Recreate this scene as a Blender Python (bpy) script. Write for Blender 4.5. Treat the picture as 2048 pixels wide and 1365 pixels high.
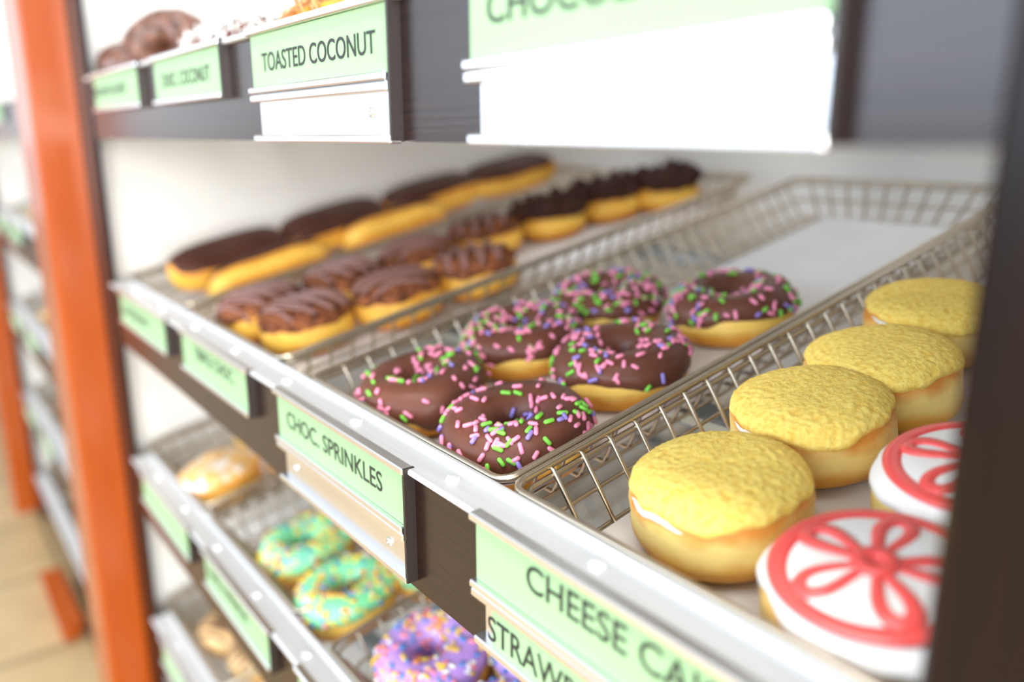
import bpy, math, random
from mathutils import Vector, Matrix, Euler, noise

for o in list(bpy.data.objects):
    bpy.data.objects.remove(o)
SC = bpy.context.scene
COL = SC.collection
S = 0.19            # one working unit in metres (camera distance to the shelf fronts)
Z0 = 5.0            # floor lies five units below the camera
TILT = math.radians(12)
PI = math.pi
def W(x, y, z): return Vector((x * S, y * S, (z + Z0) * S))
def lin(r, g, b):
    f = lambda c: (c / 12.92 if c <= .04045 else ((c + .055) / 1.055) ** 2.4)
    return (f(r / 255), f(g / 255), f(b / 255), 1)

# ------------------------------------------------------------------ camera
cam_d = bpy.data.cameras.new('camera'); cam = bpy.data.objects.new('camera', cam_d); COL.objects.link(cam)
FPX = 1610.0
cam_d.sensor_width = 36; cam_d.lens = FPX / 2048 * 36
cam_d.clip_start = .01; cam_d.clip_end = 100
FW = Vector((-0.76910795, 0.58990634, -0.2459339)).normalized()
RI = FW.cross(Vector((0, 0, 1))).normalized(); UP = RI.cross(FW)
cam.matrix_world = Matrix.Translation(W(0, -1, 0)) @ Matrix((RI, UP, -FW)).transposed().to_4x4()
cam_d.dof.use_dof = True; cam_d.dof.focus_distance = .415; cam_d.dof.aperture_fstop = 2.7
SC.camera = cam
# ------------------------------------------------------------------ world, lamps, exposure
w = bpy.data.worlds.new('daylight'); SC.world = w; w.use_nodes = True
bg = w.node_tree.nodes['Background']; bg.inputs[0].default_value = (.93, .96, 1, 1); bg.inputs[1].default_value = .50
def area(name, loc, rot, sx, sy, power, color):
    d = bpy.data.lights.new(name, 'AREA'); d.shape = 'RECTANGLE'; d.size = sx; d.size_y = sy; d.energy = power; d.color = color
    o = bpy.data.objects.new(name, d); COL.objects.link(o); o.location = loc; o.rotation_euler = rot
    return o
# shop windows opposite and at both ends, and a row of ceiling panels
area('window_light', (-1.2, -3.4, 1.75), (math.radians(90), 0, 0), 7.0, 1.6, 105, (.68, .83, 1))
area('window_light', (-6.5, -2.6, 1.7), (math.radians(90), 0, math.radians(-90)), 4.0, 1.6, 9, (.84, .92, 1))
area('window_light', (4.2, -1.7, 1.35), (math.radians(90), 0, math.radians(90)), 3.4, 2.0, 190, (1, .98, .94))
area('overhead_lamp', (.2, -2.3, 2.75), (math.radians(-42), 0, 0), 2.8, .6, 150, (1, .97, .92))
area('overhead_lamp', (-3.0, -2.3, 2.75), (math.radians(-42), 0, 0), 2.2, .6, 50, (1, .97, .92))
area('overhead_lamp', (.1, -.75, 2.75), (math.radians(-14), 0, 0), 2.2, .5, 30, (1, .97, .92))  # added steep lamp without a known fitting, brightens the shelf ledges
vs = SC.view_settings
vs.view_transform = 'Standard'; vs.look = 'None'; vs.exposure = 1.08; vs.gamma = 1; vs.use_curve_mapping = False

# ------------------------------------------------------------------ materials
MATS = {}
def mat(name, col, rough=.5, metal=0, **k):
    m = bpy.data.materials.new(name); m.use_nodes = True
    b = m.node_tree.nodes['Principled BSDF']
    b.inputs['Base Color'].default_value = col; b.inputs['Roughness'].default_value = rough; b.inputs['Metallic'].default_value = metal
    if 'coat' in k: b.inputs['Coat Weight'].default_value = k['coat']; b.inputs['Coat Roughness'].default_value = k.get('coat_rough', .2)
    if 'spec' in k: b.inputs['Specular IOR Level'].default_value = k['spec']
    if 'sss' in k:
        b.inputs['Subsurface Weight'].default_value = k['sss']; b.inputs['Subsurface Radius'].default_value = (.01, .006, .003)
        b.inputs['Subsurface Scale'].default_value = .5
    MATS[name] = m
    return m
def nd(m, t, **k):
    n = m.node_tree.nodes.new(t)
    for a, v in k.items(): setattr(n, a, v)
    return n
def lk(m, a, b): m.node_tree.links.new(a, b)
def bs(m): return m.node_tree.nodes['Principled BSDF']
def noise_col(m, c1, c2, scale, stretch=(1, 1, 1), detail=4, lo=.35, hi=.65, bump=0, dist=.001):
    tc = nd(m, 'ShaderNodeTexCoord'); mp = nd(m, 'ShaderNodeMapping'); mp.inputs['Scale'].default_value = stretch
    lk(m, tc.outputs['Object'], mp.inputs['Vector'])
    n = nd(m, 'ShaderNodeTexNoise'); n.inputs['Scale'].default_value = scale; n.inputs['Detail'].default_value = detail
    lk(m, mp.outputs['Vector'], n.inputs['Vector'])
    r = nd(m, 'ShaderNodeValToRGB'); r.color_ramp.elements[0].position = lo; r.color_ramp.elements[1].position = hi
    r.color_ramp.elements[0].color = c1; r.color_ramp.elements[1].color = c2
    lk(m, n.outputs['Fac'], r.inputs['Fac']); lk(m, r.outputs['Color'], bs(m).inputs['Base Color'])
    if bump:
        b = nd(m, 'ShaderNodeBump'); b.inputs['Strength'].default_value = bump; b.inputs['Distance'].default_value = dist
        lk(m, n.outputs['Fac'], b.inputs['Height']); lk(m, b.outputs['Normal'], bs(m).inputs['Normal'])
    return m
laminate = noise_col(mat('dark_wood_laminate', (0, 0, 0, 1), .25, spec=.55), (.006, .0016, .0011, 1), (.020, .0060, .0038, 1), 60, (.12, 4, 9), 5, .3, .7, .15, .0004)
stile_m = noise_col(mat('black_brown_stile', (0, 0, 0, 1), .3, spec=.22), (.0035, .0016, .0013, 1), (.010, .0032, .0026, 1), 60, (4, 4, .12), 5, .3, .7)
orange = noise_col(mat('orange_laminate', (0, 0, 0, 1), .22, spec=.45), (.32, .056, .004, 1), (.36, .066, .005, 1), 9, (3, 3, .5))
white_panel = mat('white_panel', (.80, .80, .78, 1), .45)
alu = noise_col(mat('brushed_aluminium', (0, 0, 0, 1), .27, 1), (.78, .79, .80, 1), (.86, .87, .88, 1), 40, (.2, 6, 6))
alu_ledge = noise_col(mat('ledge_aluminium', (0, 0, 0, 1), .42, .55), (.66, .67, .68, 1), (.72, .73, .74, 1), 40, (.2, 6, 6))
steel = mat('tray_wire_steel', (.54, .47, .37, 1), .3, 1)
rail_m = mat('galvanised_rail', (.40, .46, .50, 1), .35, .8)
green_card = noise_col(mat('pale_green_card', (0, 0, 0, 1), .5), (.275, .465, .24, 1), (.30, .49, .265, 1), 6)
ink = mat('black_ink', (.018, .02, .018, 1), .6)
dark_plastic = mat('dark_plastic', (.02, .014, .012, 1), .4)
paper = noise_col(mat('white_tray_paper', (0, 0, 0, 1), .65), (.80, .79, .79, 1), (.86, .85, .85, 1), 14, (1, 1, 1), 3)
screw_m = mat('screw_steel', (.6, .62, .64, 1), .3, 1)

def dough(name, lo, mid, hi, h=.2):
    m = mat(name, (1, 1, 1, 1), .5, sss=.12, spec=.4)
    tc = nd(m, 'ShaderNodeTexCoord'); sep = nd(m, 'ShaderNodeSeparateXYZ'); lk(m, tc.outputs['Object'], sep.inputs[0])
    n = nd(m, 'ShaderNodeTexNoise'); n.inputs['Scale'].default_value = 60; n.inputs['Detail'].default_value = 5; lk(m, tc.outputs['Object'], n.inputs['Vector'])
    mu = nd(m, 'ShaderNodeMath', operation='MULTIPLY_ADD'); mu.inputs[1].default_value = 1 / (h * S); lk(m, sep.outputs['Z'], mu.inputs[0])
    sc = nd(m, 'ShaderNodeMath', operation='MULTIPLY_ADD'); sc.inputs[1].default_value = .30; sc.inputs[2].default_value = -.15; lk(m, n.outputs['Fac'], sc.inputs[0])
    lk(m, sc.outputs[0], mu.inputs[2])
    r = nd(m, 'ShaderNodeValToRGB'); e = r.color_ramp.elements
    e[0].position = .05; e[0].color = lo; e[1].position = .95; e[1].color = hi
    a = e.new(.27); a.color = lo; a = e.new(.42); a.color = mid; a = e.new(.55); a.color = mid; a = e.new(.72); a.color = hi
    lk(m, mu.outputs[0], r.inputs['Fac']); lk(m, r.outputs['Color'], bs(m).inputs['Base Color'])
    b = nd(m, 'ShaderNodeBump'); b.inputs['Strength'].default_value = .25; b.inputs['Distance'].default_value = .001
    lk(m, n.outputs['Fac'], b.inputs['Height']); lk(m, b.outputs['Normal'], bs(m).inputs['Normal'])
    return m
dough_gold = dough('golden_dough', (.78, .34, .035, 1), (.94, .60, .13, 1), (.74, .30, .03, 1))
dough_shell = dough('filled_shell_dough', (.80, .40, .055, 1), (.95, .70, .23, 1), (.68, .26, .035, 1), .23)
dough_choc = dough('shell_dough_yellow', (.76, .31, .025, 1), (.94, .56, .09, 1), (.76, .32, .03, 1), .22)
choc = noise_col(mat('chocolate_glaze', (0, 0, 0, 1), .40, spec=.32), (.118, .039, .022, 1), (.148, .051, .029, 1), 22, bump=.08, dist=.0015)
choc_matte = noise_col(mat('eclair_chocolate', (0, 0, 0, 1), .42, spec=.25), (.055, .017, .010, 1), (.075, .024, .015, 1), 22)
choc_crumb = noise_col(mat('chocolate_crumb', (0, 0, 0, 1), .75, spec=.2), (.075, .023, .010, 1), (.28, .092, .034, 1), 130, bump=.8, dist=.002)
choc_dark = noise_col(mat('dark_chocolate_chunks', (0, 0, 0, 1), .6, spec=.25), (.028, .008, .005, 1), (.075, .024, .014, 1), 130, bump=.6, dist=.002)
choc_drizzle = mat('chocolate_drizzle', (.24, .115, .095, 1), .38, spec=.45)
choc_cake = noise_col(mat('chocolate_cake', (0, 0, 0, 1), .4, coat=.3), (.05, .018, .010, 1), (.19, .075, .042, 1), 110, bump=.6, dist=.002)
graham = noise_col(mat('graham_crumb', (0, 0, 0, 1), .85), (.86, .53, .075, 1), (.96, .72, .17, 1), 330, (1, 1, 1), 5, .3, .6, .9, .0012)
cream = mat('white_icing', (.84, .81, .76, 1), .4, sss=.1)
red_gel = mat('strawberry_gel', (.82, .085, .075, 1), .3, coat=.3)
mint = noise_col(mat('green_icing', (0, 0, 0, 1), .4, sss=.05), (.20, .68, .33, 1), (.28, .77, .43, 1), 40)
lilac = noise_col(mat('purple_icing', (0, 0, 0, 1), .4), (.50, .29, .74, 1), (.60, .38, .82, 1), 40)
glaze_w = noise_col(mat('white_sugar_glaze', (0, 0, 0, 1), .3, coat=.4), (.76, .42, .13, 1), (.86, .80, .72, 1), 55, (1, 1, 1), 3, .51, .60)
tan_icing = noise_col(mat('tan_icing', (0, 0, 0, 1), .4), (.60, .37, .15, 1), (.70, .47, .22, 1), 40)
brown_drizzle = mat('brown_drizzle', (.17, .07, .03, 1), .4)
coconut = mat('coconut_white', (.80, .79, .77, 1), .6)
toasted = mat('coconut_toasted', (.58, .29, .11, 1), .6)
SPK = {k: mat('sprinkle_' + k, c, .35) for k, c in dict(pink=(.92, .29, .44, 1), green=(.20, .60, .06, 1), violet=(.30, .22, .62, 1),
      yellow=(.86, .58, .05, 1), orange=(.85, .30, .04, 1), blue=(.08, .25, .60, 1), rose=(.85, .25, .30, 1), white=(.8, .8, .8, 1)).items()}

# ------------------------------------------------------------------ mesh builder
class MB:
    def __init__(s): s.v = []; s.f = []; s.m = []
    def add(s, vs, fs, mi=0):
        b = len(s.v); s.v += [tuple(p) for p in vs]
        for f in fs: s.f.append([i + b for i in f]); s.m.append(mi)
    def box(s, x0, x1, y0, y1, z0, z1, mi=0, c=0):
        if c:    # chamfered long edges of the front
            return s.cbox(x0, x1, y0, y1, z0, z1, c, mi)
        s.add([(x0, y0, z0), (x1, y0, z0), (x1, y1, z0), (x0, y1, z0), (x0, y0, z1), (x1, y0, z1), (x1, y1, z1), (x0, y1, z1)],
              [(0, 3, 2, 1), (4, 5, 6, 7), (0, 1, 5, 4), (1, 2, 6, 5), (2, 3, 7, 6), (3, 0, 4, 7)], mi)
    def cbox(s, x0, x1, y0, y1, z0, z1, c, mi=0):
        P = []
        for z, d in ((z0, c), (z0 + c, 0), (z1 - c, 0), (z1, c)):
            P.append([(x0 + d + (c if not d else 0), y0 + d, z), (x1 - d - (c if not d else 0), y0 + d, z), (x1 - d, y0 + d + (c if not d else 0), z), (x1 - d, y1 - d - (c if not d else 0), z),
                      (x1 - d - (c if not d else 0), y1 - d, z), (x0 + d + (c if not d else 0), y1 - d, z), (x0 + d, y1 - d - (c if not d else 0), z), (x0 + d, y0 + d + (c if not d else 0), z)])
        vs = [p for r in P for p in r]; fs = [tuple(range(7, -1, -1)), tuple(range(24, 32))]
        for k in range(3):
            for i in range(8):
                j = (i + 1) % 8; fs.append((k * 8 + i, k * 8 + j, k * 8 + 8 + j, k * 8 + 8 + i))
        s.add(vs, fs, mi)
    def tube(s, pts, r, n=6, closed=False, mi=0, flat=1.0):
        pts = [Vector(p) for p in pts]; N = len(pts); vs = []; fs = []
        up = None
        for i, p in enumerate(pts):
            a = pts[(i - 1) % N] if (closed or i > 0) else p
            b = pts[(i + 1) % N] if (closed or i < N - 1) else p
            t = (b - a).normalized()
            if up is None:
                up = Vector((0, 0, 1)) if abs(t.z) < .9 else Vector((0, 1, 0))
            sd = t.cross(up).normalized(); u2 = sd.cross(t).normalized(); up = u2
            rr = r[i] if isinstance(r, (list, tuple)) else r
            for k in range(n):
                an = 2 * PI * k / n
                vs.append(p + sd * (math.cos(an) * rr) + u2 * (math.sin(an) * rr * flat))
        M = N if closed else N - 1
        for i in range(M):
            for k in range(n):
                j = (i + 1) % N; l = (k + 1) % n
                fs.append((i * n + k, i * n + l, j * n + l, j * n + k))
        if not closed: fs += [tuple(range(n - 1, -1, -1)), tuple((N - 1) * n + k for k in range(n))]
        s.add(vs, fs, mi)
    def grid(s, rows, closed_u=True, mi=0, cap0=None, cap1=None):
        nu = len(rows[0]); vs = [p for r in rows for p in r]; fs = []
        for i in range(len(rows) - 1):
            for k in range(nu if closed_u else nu - 1):
                l = (k + 1) % nu
                fs.append((i * nu + k, i * nu + l, (i + 1) * nu + l, (i + 1) * nu + k))
        if cap0 is not None:
            vs.append(cap0); c = len(vs) - 1
            for k in range(nu): fs.append((c, (k + 1) % nu, k))
        if cap1 is not None:
            vs.append(cap1); c = len(vs) - 1; b = (len(rows) - 1) * nu
            for k in range(nu): fs.append((c, b + k, b + (k + 1) % nu))
        s.add(vs, fs, mi)
    def mesh(s, name, mats, smooth=True):
        me = bpy.data.meshes.new(name)
        me.from_pydata([(a * S, b * S, c * S) for a, b, c in s.v], [], s.f)
        for m in (mats if isinstance(mats, (list, tuple)) else [mats]): me.materials.append(m)
        me.polygons.foreach_set('material_index', s.m)
        me.polygons.foreach_set('use_smooth', [smooth] * len(s.f))
        me.update(); return me
    def build(s, name, mats, parent=None, smooth=False):
        return link(name, s.mesh(name, mats, smooth), parent)
def link(name, me, parent=None):
    o = bpy.data.objects.new(name, me); COL.objects.link(o)
    if parent: o.parent = parent
    return o
def tag(o, label=None, cat=None, group=None, kind=None):
    if label: o['label'] = label
    if cat: o['category'] = cat
    if group: o['group'] = group
    if kind: o['kind'] = kind
    return o
def empty(name, loc=(0, 0, 0), rot=(0, 0, 0)):
    o = bpy.data.objects.new(name, None); COL.objects.link(o); o.location = loc; o.rotation_euler = rot; o.empty_display_size = .02
    return o
def copy_tree(o, parent=None):
    kids = [c for c in o.children]
    c = o.copy(); COL.objects.link(c); c.parent = parent
    for k in kids: copy_tree(k, c)
    return c

# ------------------------------------------------------------------ setting: floor
fl = MB(); fl.box(-60, 20, -45, 30, -.3, 0)
floor_m = mat('tan_floor_tile', (.55, .4, .25, 1), .3, spec=.4)
def make_floor():
    m = floor_m; tc = nd(m, 'ShaderNodeTexCoord'); br = nd(m, 'ShaderNodeTexBrick')
    br.offset = 0; br.inputs['Scale'].default_value = 1; br.inputs['Brick Width'].default_value = .32; br.inputs['Row Height'].default_value = .32
    br.inputs['Mortar Size'].default_value = .008; br.inputs['Mortar Smooth'].default_value = .3
    br.inputs['Color1'].default_value = (.38, .265, .13, 1); br.inputs['Color2'].default_value = (.42, .30, .155, 1); br.inputs['Mortar'].default_value = (.20, .14, .07, 1)
    lk(m, tc.outputs['Object'], br.inputs['Vector'])
    n = nd(m, 'ShaderNodeTexNoise'); n.inputs['Scale'].default_value = 9; n.inputs['Detail'].default_value = 5; lk(m, tc.outputs['Object'], n.inputs['Vector'])
    mx = nd(m, 'ShaderNodeMixRGB', blend_type='OVERLAY'); mx.inputs['Fac'].default_value = .25
    lk(m, br.outputs['Color'], mx.inputs[1]); lk(m, n.outputs['Fac'], mx.inputs[2]); lk(m, mx.outputs[0], bs(m).inputs['Base Color'])
make_floor()
tag(fl.build('floor', floor_m), 'tan square floor tiles with darker grout lines', 'floor', kind='structure')
wl = MB(); wl.box(-60, 20, 3.9, 4.3, 0, 15)
tag(wl.build('wall_back', white_panel), 'pale wall behind the shelving', 'wall', kind='structure')

# ------------------------------------------------------------------ display rack
ZT = [.335, -.87, -2.02, -3.2, -4.35]      # tops of the five shelf fronts
BH = .345            # height of the metal plates
FH = [.347, .375, .375, .375, .375]      # heights of the fascia boards
FY = .03             # front plane of the dark fascia; the sign rails come forward to y = 0
PITCH = 6.35
SIGX = [(-5.13, -4.13), (-3.88, -2.985), (-2.705, -1.785), (-1.46, -.62)]
def box_part(name, m, parent, *a, c=0):
    b = MB(); b.box(*a, c=c); return b.build(name, m, parent)
def sign_holder(parent, x0, x1, zt, tall, screws):
    b = MB()
    b.cbox(x0 - .008, x1, -.008, FY, zt - .022, zt + .0, .004)                # top rail
    b.cbox(x0 - .008, x1 - .015, -.008, FY, zt - .200, zt - .180, .004)         # lower rail
    if tall:
        b.cbox(x0 - .008, x1 - .015, -.004, FY, zt - .226, zt - .203, .004)
        b.box(x0 + .03, x1, .016, FY, zt - BH + .012, zt - .02)
        b.cbox(x0 + .005, x1, -.006, FY, zt - BH - .006, zt - BH + .016, .004)
    else:
        b.box(x0, x1, .018, FY, zt - .19, zt - .01)
    h = b.build('sign_holder', alu, parent)
    e = MB()
    e.box(x1 - .004, x1 + .006, -.004, FY, zt - (BH if tall else .2), zt - .001)
    e.build('end_cap', dark_plastic, h)
    if screws:
        for sx in (x0 + .115, x1 - .125):
            q = MB(); zc = zt - .275
            rows = []
            for r, y in ((.013, .016), (.013, .012), (.009, .008), (.004, .008), (.003, .011)):
                rows.append([(sx + r * math.cos(t * PI / 8), y, zc + r * math.sin(t * PI / 8)) for t in range(16)])
            q.grid(rows, cap1=(sx, .011, zc)); q.build('screw', screw_m, h, True)
    return h
def make_rack():
    R = empty('display_rack', W(0, 0, -5)); B = 5.0       # local z counted from the floor
    box_part('stile', stile_m, R, -5.748, -5.38, FY - .012, .052, 0, B + 2.3, c=.012)
    box_part('stile', stile_m, R, -.42, -.2, FY - .012, .11, 0, B + 2.3, c=.012)
    o = box_part('pilaster', orange, R, -6.36, -5.75, -.235, .35, .0, B + 2.3, c=.02); o['label'] = 'orange laminated upright'
    for x in (-5.70, -.2): box_part('side_panel', white_panel, R, x, x + .07, .055, 3.45, .1, B + 2.3)
    box_part('back_panel', white_panel, R, -5.70, -.13, 3.45, 3.52, .1, B + 2.3)
    box_part('base_board', laminate, R, -5.6, -.2, .15, .22, 0, .3)
    for k, zt in enumerate(ZT):
        z = zt + B
        box_part('shelf_fascia', laminate, R, -5.38, -.42, FY, .09, z - FH[k], z - .02)
        l = MB()
        l.cbox(-5.38, -.42, .008, .138, z - .022, z - .003, .005)            # flat top of the angle
        l.box(-5.38, -.42, .122, .132, z - .003, z + .012)                    # upstand behind it
        for i in range(9):                                                   # rivet heads
            x = -4.95 + i * .55
            rows = [[(x + r * math.cos(t * PI / 5), .07 + r * math.sin(t * PI / 5), z + h) for t in range(10)] for r, h in ((.020, -.003), (.018, .006), (.010, .010))]
            l.grid(rows, cap1=(x, .07, z + .011))
        l.build('shelf_ledge', alu_ledge, R)
        for s_ in (.95, 2.32):
            yc = .145 + s_ * math.cos(TILT) + .2 * math.sin(TILT); zc = z + s_ * math.sin(TILT) - .245 * math.cos(TILT)
            box_part('support_rail', rail_m, R, -5.6, -.2, yc - .075, yc + .075, zc - .045, zc + .012, c=.012)
    return R
rack = make_rack()
tag(rack, 'dark brown display rack with orange upright, nearest one, holding the chocolate sprinkle doughnuts', 'rack')
def holders(R, spec):
    for k, i, tall, scr in spec:
        x0, x1 = SIGX[i]; sign_holder(R, x0, x1, ZT[k] + 5, tall, scr)
left = copy_tree(rack); left.location = W(-PITCH, 0, -5)
tag(left, 'second display rack seen past the big orange upright, blurred', 'rack')
far = copy_tree(rack); far.location = W(-2 * PITCH, 0, -5)
tag(far, 'farthest display rack, a sliver at the left edge behind the second orange upright', 'rack')
holders(rack, [(0, 0, 0, 0), (0, 1, 0, 0), (0, 2, 1, 1), (0, 3, 1, 1), (1, 0, 0, 0), (1, 1, 0, 0), (1, 2, 1, 1), (1, 3, 1, 1),
               (2, 0, 0, 0), (2, 1, 0, 0), (2, 2, 0, 0), (3, 0, 0, 0), (3, 1, 0, 0)])
holders(left, [(k, i, 0, 0) for k in range(4) for i in (0, 1)])

# ------------------------------------------------------------------ name cards
def text_mesh(name, body, x0, x1, zb, cap, y):
    cu = bpy.data.curves.new(name, 'FONT'); cu.body = body; cu.extrude = .004; cu.offset = .003; cu.resolution_u = 4
    t = bpy.data.objects.new(name, cu); COL.objects.link(t)
    bpy.context.view_layer.update()
    me = bpy.data.meshes.new_from_object(t.evaluated_get(bpy.context.evaluated_depsgraph_get()))
    bpy.data.objects.remove(t); bpy.data.curves.remove(cu)
    xs = [v.co.x for v in me.vertices]; ys = [v.co.y for v in me.vertices]
    ax, bx = min(xs), max(xs); hy = max(ys)
    for v in me.vertices:
        X = x0 + (v.co.x - ax) / (bx - ax) * (x1 - x0); Z = zb + v.co.y / hy * cap; Y = y - (.0012 if v.co.z > 0 else 0)
        v.co = (X * S, Y * S, Z * S)
    me.name = name; me.materials.clear(); me.materials.append(ink); me.update()
    return me
CARDS = 'green flavour cards on the shelf fronts'
def card(x0, x1, zt, body, tx0, tx1, tz, cap, label, z0=-.180, z1=-.022, y=.008):
    cx = (x0 + x1) / 2; q = 1.037; tx0 *= q; tx1 *= q; tz = zt + (tz - zt) * 1.02
    r = empty('flavor_card', W(cx, 0, zt)); tag(r, label, 'sign', CARDS)
    b = MB(); b.box(x0 + .004 - cx, x1 - .012 - cx, y, y + .008, z0 + .001, z1 - .001); b.build('card', green_card, r)
    if body: link('lettering', text_mesh('lettering', body, tx0 - cx, tx1 - cx, tz - zt, cap, y - .0006), r)
    return r
T = ZT
card(*SIGX[0], T[0], 'CHOCOLATE GLAZED', -5.02, -4.26, .215, .05, 'small green card on the top shelf beside the orange upright, under the brown ring doughnut')
card(*SIGX[1], T[0], 'CHOC. COCONUT', -3.64, -3.02, .205, .055, 'green card reading CHOC. COCONUT on the top shelf')
card(*SIGX[2], T[0], 'TOASTED COCONUT', -2.52, -1.797, .203, .055, 'green card reading TOASTED COCONUT on the top shelf')
card(*SIGX[3], T[0], 'CHOCOLATE', -1.345, -.80, .222, .06, 'green card above the bright bare metal plate, cut by the top of the picture')
card(*SIGX[0], T[1], 'LONGJOHN', -4.88, -4.36, T[1] - .125, .05, 'small green card below the chocolate topped bars')
card(*SIGX[1], T[1], 'TRIPLE CHOC.', -3.56, -3.05, T[1] - .105, .055, 'green card reading TRIPLE CHOC. on the middle shelf')
card(*SIGX[2], T[1], 'CHOC. SPRINKLES', -2.527, -1.858, T[1] - .122, .060, 'sharp green card reading CHOC. SPRINKLES above a tan reflecting plate')
card(*SIGX[3], T[1], 'CHEESE CAKE', -1.215, -.66, T[1] - .108, .065, 'green card reading CHEESE CAKE below the yellow crumbed doughnuts')
card(-1.392, -.72, T[1], 'STRAWBERRY', -1.353, -.86, T[1] - .308, .066, 'lower green card reading STRAW..., under the CHEESE CAKE card', z0=-.335, z1=-.228, y=.004)
card(*SIGX[0], T[2], None, 0, 0, 0, 0, 'green card below the sugar glazed doughnuts on the lower shelf')
card(*SIGX[1], T[2], 'VANILLA SPRINKLES', -3.70, -3.16, T[2] - .12, .05, 'green card below the green iced doughnuts, blurred and steeply slanted')
card(*SIGX[2], T[2], None, 0, 0, 0, 0, 'green card below the purple iced doughnuts at the bottom edge')
card(*SIGX[0], T[3], None, 0, 0, 0, 0, 'green card below the tan drizzled doughnuts, bottom left corner of the near rack')
shelfword = ['top', 'second', 'third', 'fourth']
for k in range(4):
    for i in (0, 1):
        x0, x1 = SIGX[i]
        card(x0 - PITCH, x1 - PITCH, T[k], None, 0, 0, 0, 0, ['farther', 'nearer'][i] + ' blurred green card on the ' + shelfword[k] + ' shelf of the far left rack')

# ------------------------------------------------------------------ wire trays
TW, TL, TD = .595, 3.06, .19      # half width, length, depth
def loop(dz, ins, rad=.05):
    x = TW - ins; a, b = ins, TL - ins; P = []
    for cx, cy, s0 in ((x - rad, a + rad, -90), (x - rad, b - rad, 0), (-x + rad, b - rad, 90), (-x + rad, a + rad, 180)):
        for t in range(6):
            an = math.radians(s0 + t * 18); P.append((cx + rad * math.cos(an), cy + rad * math.sin(an), dz))
    return P
def make_tray():
    R = empty('wire_tray')
    b = MB(); b.tube(loop(0, 0), .0115, 8, True); b.tube(loop(-.024, .014), .008, 6, True); b.build('rim', steel, R, True)
    b = MB(); b.tube(loop(-.105, .055), .0065, 6, True); b.tube(loop(-TD, .1), .0065, 6, True); b.build('side_wire', steel, R, True)
    b = MB()
    n = 28
    for i in range(n):
        s_ = .13 + i * .1035
        x, xb = TW - .006, TW - .105
        P = [(-x, s_, -.004), (-x + .012, s_, -.012), (-xb - .008, s_, -TD + .022), (-xb + .012, s_, -TD - .006), (xb - .012, s_, -TD - .006), (xb + .008, s_, -TD + .022), (x - .012, s_, -.012), (x, s_, -.004)]
        b.tube(P, .0072, 6)
    for i in range(10):
        x = -.5 + i / 9 * 1.0; xb = x * .82
        P = [(x, .006, -.004), (x, .018, -.012), (xb, .095, -TD + .02), (xb, .12, -TD), (xb, TL - .12, -TD), (xb, TL - .095, -TD + .02), (x, TL - .018, -.012), (x, TL - .006, -.004)]
        b.tube(P, .0072, 6)
    b.build('wire_grid', steel, R, True)
    return R
TX = [-4.93, -3.62, -2.13, -.91]
TRAYS = 'wire trays on the shelves'
tray0 = make_tray(); first_tray = True
def tray_at(x, zt, label):
    global first_tray
    t = tray0 if first_tray else copy_tree(tray0)
    first_tray = False
    t.location = W(x, .15, zt + .006); t.rotation_euler = (TILT, 0, 0); tag(t, label, 'tray', TRAYS)
    return t
def on_tray(zt, x, s, h):        # world point: x along the rack, s along the tilted tray, h above the tray floor
    n = -TD + .012 + h
    return W(x, .15 + s * math.cos(TILT) - n * math.sin(TILT), zt + .006 + s * math.sin(TILT) + n * math.cos(TILT))
def sheet(zt, x0, x1, s0, s1, label):
    b = MB(); cx, cs = (x0 + x1) / 2, (s0 + s1) / 2; nx, ns = 10, 24
    rows = lambda d: [[(x0 + (x1 - x0) * i / nx - cx, s0 + (s1 - s0) * j / ns - cs, d + .003 * noise.noise(Vector((i * .35 + x0, j * .3, x1)))) for i in range(nx + 1)] for j in range(ns + 1)]
    A, Bm = rows(.004), rows(.0)
    b.grid(A, False); b.grid([list(reversed(r)) for r in Bm], False)
    N = len(b.v) // 2; q = nx + 1
    for i in range(nx):
        b.f.append([i, i + 1, N + nx - i - 1, N + nx - i]); b.m.append(0)
        o_ = ns * q; b.f.append([o_ + i + 1, o_ + i, N + o_ + nx - i, N + o_ + nx - i - 1]); b.m.append(0)
    for j in range(ns):
        b.f.append([(j + 1) * q, j * q, N + j * q + nx, N + (j + 1) * q + nx]); b.m.append(0)
        b.f.append([j * q + nx, (j + 1) * q + nx, N + (j + 1) * q, N + j * q]); b.m.append(0)
    o = b.build('paper_liner', paper, None, True); o.location = on_tray(zt, cx, cs, .002); o.rotation_euler = (TILT, 0, 0)
    tag(o, label, 'paper', 'paper liners in the trays')
names = [['top shelf tray under the brown ring doughnuts', 'top shelf tray of white coconut doughnuts', 'top shelf tray of toasted coconut doughnuts', 'unseen top shelf tray added to block light above the yellow crumbed doughnuts'],  # last tray is unseen, added to stop light leaking in from above
         ['wire tray holding the row of chocolate topped bars', 'wire tray holding the drizzled triple chocolate doughnuts', 'wire tray holding the chocolate sprinkle ring doughnuts', 'wire tray holding yellow crumbed and red swirled doughnuts'],
         ['lower shelf wire tray with sugar glazed doughnuts', 'lower shelf wire tray with green iced doughnuts', 'lower shelf wire tray with purple iced doughnuts', None],
         ['bottom left wire tray with tan drizzled doughnuts', None, None, None]]
for k in range(4):
    for i in range(4):
        if names[k][i]: tray_at(TX[i], ZT[k], names[k][i])
for k in range(5):
    for i in (0, 1):
        tray_at(TX[i] - PITCH, ZT[k], ['farther', 'nearer'][i] + ' blurred tray on the ' + (shelfword + ['lowest'])[k] + ' shelf of the far left rack')
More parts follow.
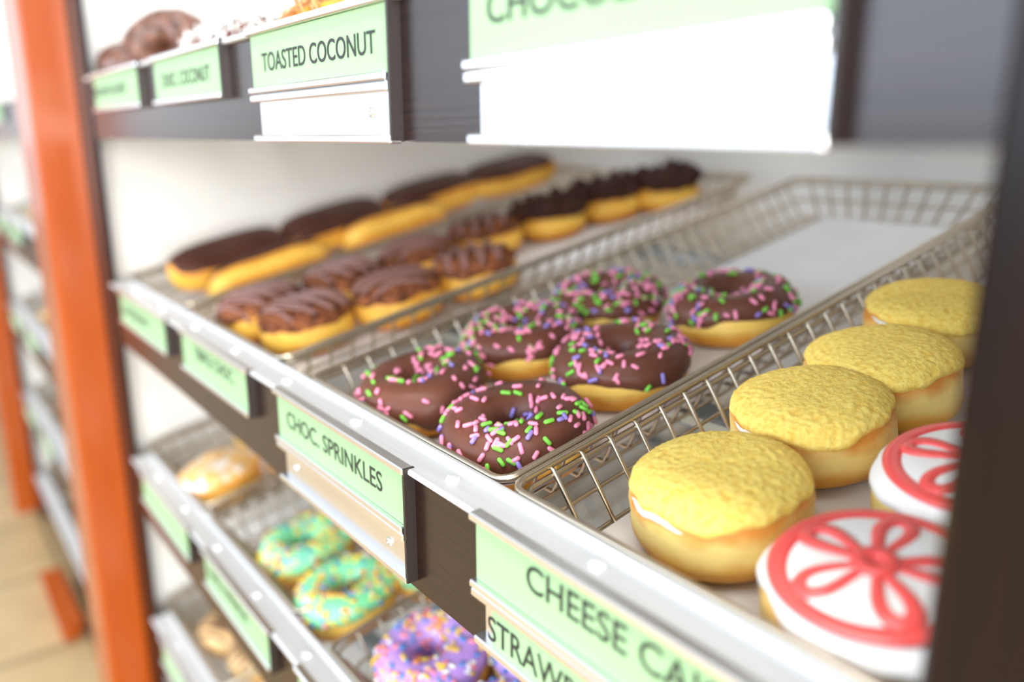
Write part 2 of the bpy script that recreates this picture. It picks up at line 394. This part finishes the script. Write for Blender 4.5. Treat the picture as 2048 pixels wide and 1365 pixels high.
for i, wh in enumerate(['brown ring', 'white coconut', 'toasted coconut', 'last']):  # unseen liners, added to block light and darken the shelf below
    sheet(T[0], TX[i] - .45, TX[i] + .45, .15, 2.92, 'unseen white paper added to shade the shelf below, in the top shelf tray of ' + wh + ' doughnuts')
sheet(T[1], -5.36, -4.50, .15, 2.92, 'white paper under the chocolate topped bars')
sheet(T[1], -4.06, -3.17, .15, 2.92, 'white paper under the triple chocolate doughnuts')
sheet(T[1], -2.47, -1.66, .14, 2.92, 'white paper under the chocolate sprinkle doughnuts, bare at the back')
sheet(T[1], -1.375, -.44, .14, 2.92, 'white paper under the yellow crumbed doughnuts')
sheet(T[2], -4.06, -3.17, .15, 2.9, 'white paper under the green iced doughnuts')
sheet(T[2], -2.57, -1.69, .15, 2.9, 'white paper under the purple iced doughnuts')
sheet(T[2], -5.36, -4.5, .15, 2.9, 'white paper under the sugar glazed doughnuts')

# ------------------------------------------------------------------ doughnut bodies
def nz(*a): return noise.noise(Vector(a))
class Ring:
    def __init__(s, seed, Rm=.143, a=.089, b=.094, wob=.05):
        s.seed = seed; s.Rm, s.a, s.b, s.wob = Rm, a, b, wob; s.zc = b * .9
    def pt(s, th, ph, d=0):
        q = s.seed * 7.3
        c, sn = math.cos(th), math.sin(th)
        k = 1 + s.wob * nz(c * 1.3 + q, sn * 1.3, math.sin(ph) * .8 + q)
        cp, sp = math.cos(ph), math.sin(ph)
        if cp < 0: rr = s.Rm + s.a * .92 * cp * k
        else: rr = s.Rm + s.a * (abs(cp) ** .85) * k
        z = s.zc + s.b * sp * (1 + s.wob * .8 * nz(c * 1.6 - q, sn * 1.6, 2.2))
        z = max(z, .006 - .002 * sp)
        rr += d * cp; z += d * sp
        return Vector((rr * c, rr * sn, z))
    def body(s, nu=56, nv=22):
        b = MB(); b.grid([[s.pt(2 * PI * i / nu, 2 * PI * j / nv) for i in range(nu)] for j in range(nv + 1)]); return b
    def edge(s, th, base, amp):
        q = s.seed * 3.1
        return math.radians(base + amp * (nz(math.cos(th) * 1.2 + q, math.sin(th) * 1.2, q) * 1.3 + .45 * nz(math.cos(th) * 4 + q, math.sin(th) * 4, q * 2)))
    def glaze(s, base=-12, amp=28, d=.013, nu=80, nv=18, rough=0):
        b = MB(); rows = []
        for j in range(nv + 1):
            t = j / nv; row = []
            for i in range(nu):
                th = 2 * PI * i / nu; p0 = s.edge(th, base, amp); p1 = math.radians(212)
                ph = p0 + (p1 - p0) * t
                e = min(t, 1 - t); dd = d * min(1, e / .08) ** .5 - (.004 if e == 0 else 0)
                if rough: dd += rough * nz(math.cos(th) * 9 + s.seed, math.sin(th) * 9, ph * 3) * (e > 0)
                row.append(s.pt(th, ph, dd))
            rows.append(row)
        b.grid(rows); return b
    def surf(s, th, ph, d):
        p = s.pt(th, ph, d); e = .03
        n = (s.pt(th + e, ph, d) - p).cross(s.pt(th, ph + e, d) - p).normalized()
        if n.z < 0 and math.sin(ph) > .2: n = -n
        return p, n
class Shell:
    def __init__(s, seed, R=.235, b=.105, px=.62, pz=.85, lx=None, ly=None, sq=1.0, wob=.05):
        s.seed = seed; s.R = R; s.lx = lx or R; s.ly = ly or R; s.b = b; s.px = px; s.pz = pz; s.sq = sq; s.wob = wob; s.zc = b * .96
    def pt(s, th, ph, d=0):
        q = s.seed * 5.7; c, sn = math.cos(th), math.sin(th)
        ex = math.copysign(abs(c) ** s.sq, c); ey = math.copysign(abs(sn) ** s.sq, sn)
        k = 1 + s.wob * nz(c * 1.1 + q, sn * 1.1, q + math.sin(ph) * .6)
        C = max(0, math.cos(ph)) ** s.px; sp = math.sin(ph); Z = math.copysign(abs(sp) ** s.pz, sp)
        pinch = 1 - .035 * math.exp(-((sp - .05) / .22) ** 2)
        z = max(s.zc + s.b * Z * (1 + s.wob * nz(c + q, sn, 3.)), .005)
        return Vector(((s.lx * ex) * C * k * pinch + d * math.cos(ph) * c, (s.ly * ey) * C * k * pinch + d * math.cos(ph) * sn, z + d * sp))
    def body(s, nu=56, nv=20):
        b = MB(); rows = [[s.pt(2 * PI * i / nu, -PI / 2 + PI * (j + .5) / (nv + 1)) for i in range(nu)] for j in range(nv + 1)]
        b.grid(rows, cap0=s.pt(0, -PI / 2), cap1=s.pt(0, PI / 2)); return b
    def edge(s, th, base, amp):
        q = s.seed * 3.1
        return math.radians(base + amp * (nz(math.cos(th) * 1.2 + q, math.sin(th) * 1.2, q) * 1.3 + .5 * nz(math.cos(th) * 4 + q, math.sin(th) * 4, q * 2)))
    def topping(s, base=25, amp=14, d=.012, nu=96, nv=22, rough=0, freq=9):
        b = MB(); rows = []
        for j in range(nv):
            t = j / nv; row = []
            for i in range(nu):
                th = 2 * PI * i / nu; p0 = s.edge(th, base, amp); ph = p0 + (PI / 2 - p0) * (t ** .8)
                dd = d * min(1, t / .08) ** .5 - (.004 if j == 0 else 0)
                p = s.pt(th, ph, dd)
                if rough and j > 0:
                    r_ = rough * (1 - t ** 3) * (nz(p.x * freq * 4, p.y * freq * 4, s.seed * 2. + p.z * freq * 4) + .6 * nz(p.x * freq * 11, p.y * freq * 11, p.z * freq * 11))
                    p += Vector((p.x * r_ * 2, p.y * r_ * 2, r_ * math.sin(ph)))
                row.append(p)
            rows.append(row)
        b.grid(rows, cap1=s.pt(0, PI / 2, d)); return b
    def top(s, x, y, d=0):            # height of the upper surface over (x, y)
        r = min(.999, (abs(x / s.lx) ** (2 / s.sq) + abs(y / s.ly) ** (2 / s.sq)) ** (s.sq / 2)) if s.sq != 1 else min(.999, math.hypot(x / s.lx, y / s.ly))
        c = r ** (1 / s.px); sp = math.sqrt(max(0, 1 - c * c)); return s.zc + s.b * sp ** s.pz + d
def capsule(b, p, t, n, L, r, mi):
    t = t.normalized(); s1 = t.cross(n).normalized(); s2 = n; vs = []; fs = []; N = 6
    for a, k in ((-L / 2, .45), (-L / 2 + r * .6, 1), (L / 2 - r * .6, 1), (L / 2, .45)):
        for i in range(N):
            an = 2 * PI * i / N; vs.append(p + t * a + (s1 * math.cos(an) + s2 * math.sin(an)) * r * k)
    for j in range(3):
        for i in range(N): fs.append((j * N + i, j * N + (i + 1) % N, (j + 1) * N + (i + 1) % N, (j + 1) * N + i))
    fs += [tuple(range(N - 1, -1, -1)), tuple(3 * N + i for i in range(N))]
    b.add(vs, fs, mi)
def sprinkles(ring, rnd, count, weights, d, base, L=.032, r=.0072, clump=.45):
    b = MB(); k = 0; q = rnd.random() * 50
    while k < count:
        th = rnd.random() * 2 * PI; ph = math.radians(rnd.uniform(base, 185))
        if rnd.random() > (ring.Rm + ring.a * math.cos(ph)) / (ring.Rm + ring.a): continue
        if ph < math.radians(15) and rnd.random() < .35: continue
        p, n = ring.surf(th, ph, d)
        if rnd.random() > .55 + clump * 1.5 * nz(p.x * 7 + q, p.y * 7, q): continue
        if ph < ring.edge(th, base, 28) + .12: continue
        t = Vector((rnd.gauss(0, 1), rnd.gauss(0, 1), rnd.gauss(0, 1))); t = t - n * t.dot(n)
        if t.length < .1: continue
        capsule(b, p + n * r * .75, t + n * rnd.uniform(-.1, .1), n, L * rnd.uniform(.75, 1.15), r, rnd.choices(range(len(weights)), weights)[0]); k += 1
    return b
def place(R, zt, x, s, yaw=0, lift=0, rx=0, ry=0):
    R.location = on_tray(zt, x, s, .004 + lift)
    R.rotation_euler = (Matrix.Rotation(TILT, 3, 'X') @ Euler((rx, ry, yaw)).to_matrix()).to_euler()
    return R
def ring_donut(name, seed, gm, count, cols, weights, base=-12, amp=28, dm=None, L=.032, r=.0072, **k):
    R = empty(name); g = Ring(seed, **k); rnd = random.Random(seed)
    g.body().build('dough', dm or dough_gold, R, True)
    gl = g.glaze(base, amp).build('icing', gm, R, True)
    if count:
        o = sprinkles(g, rnd, count, weights, .012, base, L, r).build('sprinkles', [SPK[c] for c in cols], R, True); o['kind'] = 'stuff'
    return R
# --- chocolate sprinkle rings in the middle tray
C3 = ['pink', 'green', 'violet']; GC = 'chocolate sprinkle doughnuts'
for (x, s_, n, yaw, seed, base, lab) in [
    (-2.385, .265, 120, .2, 11, -8, 'chocolate ring doughnut with sparse sprinkles, front left of its tray, glaze dripping at the front'),
    (-1.845, .27, 150, 1.4, 12, -3, 'chocolate ring doughnut with sprinkles at the very front by the shelf ledge, hole clearly visible'),
    (-2.43, .77, 250, 2.4, 13, 0, 'chocolate ring doughnut most thickly covered in pink and green sprinkles, middle of the left column'),
    (-1.925, .81, 150, 3.5, 14, 6, 'chocolate ring doughnut behind the frontmost one, beside the wire wall, pale dough exposed below'),
    (-2.41, 1.22, 190, 4.3, 15, 2, 'chocolate sprinkle ring doughnut at the back of the left column'),
    (-1.92, 1.42, 185, 5.6, 16, 2, 'chocolate sprinkle ring doughnut farthest right and back, next to the bare paper')]:
    R = ring_donut('sprinkle_donut', seed, choc, n, C3, [.58, .29, .13], base, 22 if seed != 11 else 34, wob=.07)
    tag(place(R, T[1], x, s_, yaw), lab, 'doughnut', GC)
# --- yellow crumbed filled rounds
GG = 'yellow crumbed doughnuts'
for (x, s_, yaw, seed, lab) in [
    (-1.115, .335, .3, 21, 'yellow crumbed round doughnut at the front, largest in view, above the CHEESE CAKE card'),
    (-1.155, .775, 1.9, 22, 'yellow crumbed round doughnut directly behind the front one, white cream at its edge'),
    (-1.15, 1.13, 3.1, 23, 'yellow crumbed round doughnut third from the front, partly beside the dark post'),
    (-1.22, 1.57, 4.6, 24, 'yellow crumbed round doughnut at the back, cut off by the dark post')]:
    R = empty('crumb_donut'); g = Shell(seed, R=.223, b=.106, px=.48, pz=.78)
    g.body().build('dough', dough_shell, R, True)
    g.topping(30, 13, .015, 160, 36, .0035, 18).build('crumb_topping', graham, R, True)
    b = MB(); P = []
    for i in range(19):                                                      # cream showing at the rim
        t0 = 4.1 - yaw + i * .05; P.append(g.pt(t0, g.edge(t0, 30, 13) - .06, .002))
    b.tube(P, [.002 + .006 * math.sin(PI * i / 18) * (1 + .5 * nz(i * .6, seed, 0)) for i in range(19)], 8)
    b.build('cream_filling', cream, R, True)
    tag(place(R, T[1], x, s_, yaw), lab, 'doughnut', GG)
# --- white iced rounds with red gel swirls
def on_top(g, P, d): return [(x, y, g.top(x, y, d)) for x, y in P]
for (x, s_, yaw, seed, lab) in [
    (-.672, .245, .5, 31, 'white iced doughnut with red ring and petal swirls, front, beside the dark post'),
    (-.685, .70, 2.0, 32, 'white iced doughnut with red swirl behind the front one, mostly hidden by the dark post')]:
    R = empty('swirl_donut'); g = Shell(seed, R=.226, b=.098, px=.5, pz=.85)
    g.body().build('dough', dough_shell, R, True)
    g.topping(20, 14, .013).build('icing', cream, R, True)
    b = MB(); N = 64
    b.tube(on_top(g, [(.175 * math.cos(2 * PI * i / N), .175 * math.sin(2 * PI * i / N)) for i in range(N)], .012), .024, 10, True, flat=.4)
    for k in range(5):
        a0 = k * 2 * PI / 5
        P = []
        for i in range(25):
            t = i / 24 * PI; r = .155 * math.sin(t) ; a = a0 + .42 * math.cos(t) * math.sin(t) ** .5
            P.append((r * math.cos(a), r * math.sin(a)))
        b.tube(on_top(g, P, .012), [.010 + .008 * math.sin(PI * i / 24) for i in range(25)], 8, flat=.5)
    b.tube(on_top(g, [(.03 * math.cos(2 * PI * i / 16), .03 * math.sin(2 * PI * i / 16)) for i in range(16)], .015), .016, 8, True, flat=.6)
    b.build('red_gel_swirl', red_gel, R, True)
    tag(place(R, T[1], x, s_, yaw), lab, 'doughnut', 'white iced doughnuts with red swirls')
# --- triple chocolate rounds
def triple(seed, dark=False):
    R = empty('triple_chocolate_donut'); g = Shell(seed, R=.225, b=.105, px=.6, pz=.9)
    g.body(40, 14).build('dough', dough_choc, R, True)
    g.topping(22, 14, .02 + .02 * dark, 72, 18, .035 + .05 * dark, 7 - 2 * dark).build('chocolate_crumb_topping', choc_dark if dark else choc_crumb, R, True)
    if dark: return R
    rnd = random.Random(seed); b = MB(); P = []
    for k in range(9):
        y = -.168 + k * .042; w_ = math.sqrt(max(0, .2 ** 2 - y * y))
        for i in range(9):
            x = (-w_ + 2 * w_ * i / 8) * (1 if k % 2 else -1)
            P.append((x, y + i * .005 + rnd.uniform(-.006, .006), 0))
    b.tube([(x, y, g.top(x, y, .036)) for x, y, _ in P], .0095, 6)
    b.build('chocolate_drizzle', choc_drizzle, R, True)
    return R
TB = [(-3.52, .33, 'frontmost triple chocolate doughnut by the corner of its tray, drizzle bright'),
      (-3.40, .76, 'drizzled triple chocolate doughnut second in the right hand column'),
      (-3.35, 1.20, 'drizzled triple chocolate doughnut last in the right hand column'),
      (-3.93, .27, 'triple chocolate doughnut at the front of the left hand column, beside the bars'),
      (-3.90, .72, 'triple chocolate doughnut second in the left hand column'),
      (-3.87, 1.17, 'triple chocolate doughnut third in the left hand column'),
      (-3.89, 1.65, 'triple chocolate doughnut fourth in the left hand column, dark topped'),
      (-3.82, 2.11, 'dark topped chocolate doughnut third from the back of its tray'),
      (-3.75, 2.54, 'dark topped chocolate doughnut second from the back of its tray'),
      (-3.56, 2.86, 'dark topped chocolate doughnut farthest back, alone at the rear of its tray')]
protos = [triple(41), triple(42), triple(43)]; darks = [triple(44, True), triple(45, True), triple(46, True)]
for i, (x, s_, lab) in enumerate(TB):
    R = protos[i] if i < 3 else darks[i - 7] if i > 6 else copy_tree(protos[i % 3])
    tag(place(R, T[1], x, s_, .35 + 1.1 * (i % 4)), lab, 'doughnut', 'triple chocolate doughnuts')
# --- chocolate topped bars
def bar(seed):
    R = empty('chocolate_bar'); g = Shell(seed, R=.2, b=.115, px=.6, pz=.85, lx=.165, ly=.40, sq=.62, wob=.06)
    g.body(64, 16).build('dough', dough_choc, R, True)
    g.topping(28, 10, .012, 72, 16).build('icing', choc_matte, R, True)
    return R
bp = [bar(51), bar(52), bar(53)]
for i, (x, s_, yaw, ry, lab) in enumerate([(-5.14, .53, .05, .42, 'chocolate topped bar at the front of its row, nearest the shelf ledge'), (-5.17, 1.29, -.05, .42, 'chocolate topped bar second in the left row'),
        (-4.76, .66, .06, -.6, 'bar tipped on its side next to the front bar, golden dough facing out'), (-4.86, 1.62, -.04, -.6, 'tipped golden bar behind the other tipped one, beside the wire wall'),
        (-5.12, 2.06, -.07, .25, 'chocolate topped bar third in the left row, dark and blurred'), (-5.04, 2.74, -.12, .25, 'chocolate topped bar at the very back of the row')]):
    R = bp[i] if i < 3 else copy_tree(bp[i % 3])
    tag(place(R, T[1], x, s_, yaw, -.01 if ry < 0 else .075, 0, ry), lab, 'pastry', 'chocolate topped bars')
# --- lower shelf
C5 = ['yellow', 'orange', 'blue', 'rose', 'white']
for i, (x, s_, lab) in enumerate([(-3.07, .24, 'green iced ring doughnut at the front of its tray, dough band showing'), (-3.58, .27, 'green iced ring doughnut left of the front one'),
                                  (-2.98, .66, 'green iced ring doughnut half hidden under the tan metal plate, right'), (-3.46, .74, 'green iced ring doughnut farther back, only its edge showing under the shelf')]):
    R = ring_donut('green_iced_donut', 61 + i, mint, 230, C5, [.5, .2, .12, .1, .08], 16, 14, L=.026, r=.0075)
    tag(place(R, T[2], x, s_, i * 1.3), lab, 'doughnut', 'green iced doughnuts')
for i, (x, s_, lab) in enumerate([(-2.42, .30, 'purple iced ring doughnut with pastel sprinkles, front one at the bottom edge'), (-2.12, .66, 'purple iced ring doughnut behind the front one, next to the STRAW card'),
                                  (-1.9, .26, 'purple iced ring doughnut hidden low beside the dark fascia'), (-1.72, .74, 'purple iced doughnut glimpsed through the wires below the yellow doughnuts')]):
    R = ring_donut('purple_iced_donut', 71 + i, lilac, 260, C5, [.3, .1, .2, .25, .15], 6, 16, L=.028, r=.0078)
    tag(place(R, T[2], x, s_, i * 1.7), lab, 'doughnut', 'purple iced doughnuts')
for i, (x, s_, lab) in enumerate([(-4.72, .22, 'sugar glazed golden doughnut at the front left of the lower shelf'), (-4.62, .74, 'white glazed doughnut behind the front one, partly under the shelf front'), (-5.15, .70, 'sugar glazed doughnut deep in the lower left tray')]):
    R = empty('glazed_donut'); g = Shell(81 + i, R=.255, b=.115, wob=.16); g.body().build('dough', dough_gold, R, True); g.topping(22, 16, .012, 96, 22, .012, 6).build('icing', glaze_w, R, True)
    tag(place(R, T[2], x, s_, i * 1.3), lab, 'doughnut', 'sugar glazed doughnuts')
def tan(seed):
    R = empty('drizzled_donut'); g = Ring(seed); g.body().build('dough', dough_gold, R, True); g.glaze(-4, 20).build('icing', tan_icing, R, True)
    b = MB()
    for k in range(7):
        y = -.19 + k * .063; w_ = math.sqrt(max(.0, .22 ** 2 - y * y)); P = []
        for i in range(13):
            x = -w_ + 2 * w_ * i / 12; r = math.hypot(x, y); t = max(-1, min(1, (r - g.Rm) / g.a))
            P.append((x, y, g.zc + g.b * math.sqrt(1 - t * t) + .015))
        b.tube(P, .0125, 6)
    b.build('brown_drizzle', brown_drizzle, R, True)
    return R
R = tan(91); tag(place(R, T[3], -4.95, .28, .5), 'tan iced doughnut with brown drizzle, front one in the bottom left tray', 'doughnut', 'tan drizzled doughnuts')
R = tan(92); tag(place(R, T[3], -4.55, .34, 1.5), 'tan drizzled doughnut right of the front one, cut by the bottom edge', 'doughnut', 'tan drizzled doughnuts')
R = tan(93); tag(place(R, T[3], -5.0, .78, 2.5), 'tan drizzled doughnut farther back in the bottom left tray', 'doughnut', 'tan drizzled doughnuts')
# --- top shelf
def cake_ring(seed):
    R = empty('chocolate_cake_donut'); g = Ring(seed, Rm=.15, a=.105, b=.105, wob=.14)
    g.body().build('cake', choc_cake, R, True); g.glaze(-30, 20, .012, 80, 18, .01).build('icing', choc_cake, R, True)
    return R
R = cake_ring(101); tag(place(R, T[0], -5.38, .22, .4, .13, .1, .15), 'craggy brown ring doughnut on the top shelf, left hand one', 'doughnut', 'brown cake doughnuts')
R = cake_ring(102); tag(place(R, T[0], -5.14, .32, 0, .19, .5, .8), 'craggy brown ring doughnut leaning on edge on the top shelf, hole visible', 'doughnut', 'brown cake doughnuts')
def coco(seed, base_m, shred_m, n):
    R = empty('coconut_donut'); g = Ring(seed); rnd = random.Random(seed)
    g.body(40, 16).build('dough', dough_gold, R, True); g.glaze(-35, 10, nu=48, nv=12).build('icing', base_m, R, True)
    b = MB()
    for _ in range(n):
        th = rnd.random() * 2 * PI; ph = math.radians(rnd.uniform(-35, 175)); p, nn = g.surf(th, ph, .014)
        t = Vector((rnd.gauss(0, 1), rnd.gauss(0, 1), rnd.gauss(0, 1))); t = (t - nn * t.dot(nn) * .6).normalized()
        L = rnd.uniform(.04, .09); P = [p + nn * .008 + t * (k - 1) * L / 2 + nn * (.01 * rnd.uniform(-.5, 1.5)) for k in range(3)]
        b.tube(P, rnd.uniform(.004, .007), 4, flat=.5)
    o = b.build('coconut_shreds', shred_m, R, True); o['kind'] = 'stuff'
    return R
for i, (x, s_, lift, lab) in enumerate([(-3.86, .26, .09, 'white coconut covered chocolate doughnut at the left end of its tray'), (-3.47, .25, .09, 'white coconut covered doughnut next to the toasted one, cut by the top edge'),
                                        (-3.75, .62, .16, 'white coconut doughnut behind the front pair')]):
    R = coco(111 + i, choc, coconut, 540); tag(place(R, T[0], x, s_, i, lift, .12, 0), lab, 'doughnut', 'white coconut doughnuts')
R = coco(121, dough_gold, toasted, 500); tag(place(R, T[0], -2.75, .26, 0, .06), 'orange toasted coconut doughnut peeking over the TOASTED COCONUT card', 'doughnut')
# --- far left rack goods
for i, (k, x, s_, gm, lab) in enumerate([(0, -11.2, .26, glaze_w, 'orange brown doughnut on the top shelf at the left edge'), (1, -10.9, .30, glaze_w, 'pale glazed doughnut on the second shelf of the far left rack'),
        (2, -10.6, .26, tan_icing, 'golden doughnut on the third shelf of the far left rack'), (3, -10.7, .28, choc, 'chocolate doughnut on the fourth shelf of the far left rack'),
        (4, -10.2, .28, choc, 'chocolate doughnut on the lowest shelf of the far left rack'), (4, -9.5, .28, glaze_w, 'white glazed doughnut on the lowest shelf of the far left rack'), (1, -10.4, .30, tan_icing, 'tan doughnut right of the pale glazed one in the far left rack')]):
    R = ring_donut('blurred_donut', 131 + i, gm, 0, C5, [1], 0, 20); tag(place(R, T[k], x, s_, i), lab, 'doughnut', 'doughnuts in the far left rack')
# --- orange low box on the floor in front of the far rack
b = MB(); b.cbox(-9.75, -8.45, -.25, -.06, 0.0, .18, .03)
R = empty('storage_box', W(0, 0, -5)); b.build('box', orange, R); b = MB(); b.cbox(-9.78, -8.42, -.27, -.04, .18, .21, .012); b.build('lid', orange, R)
tag(R, 'low orange box on the tan floor in front of the far left rack', 'box')
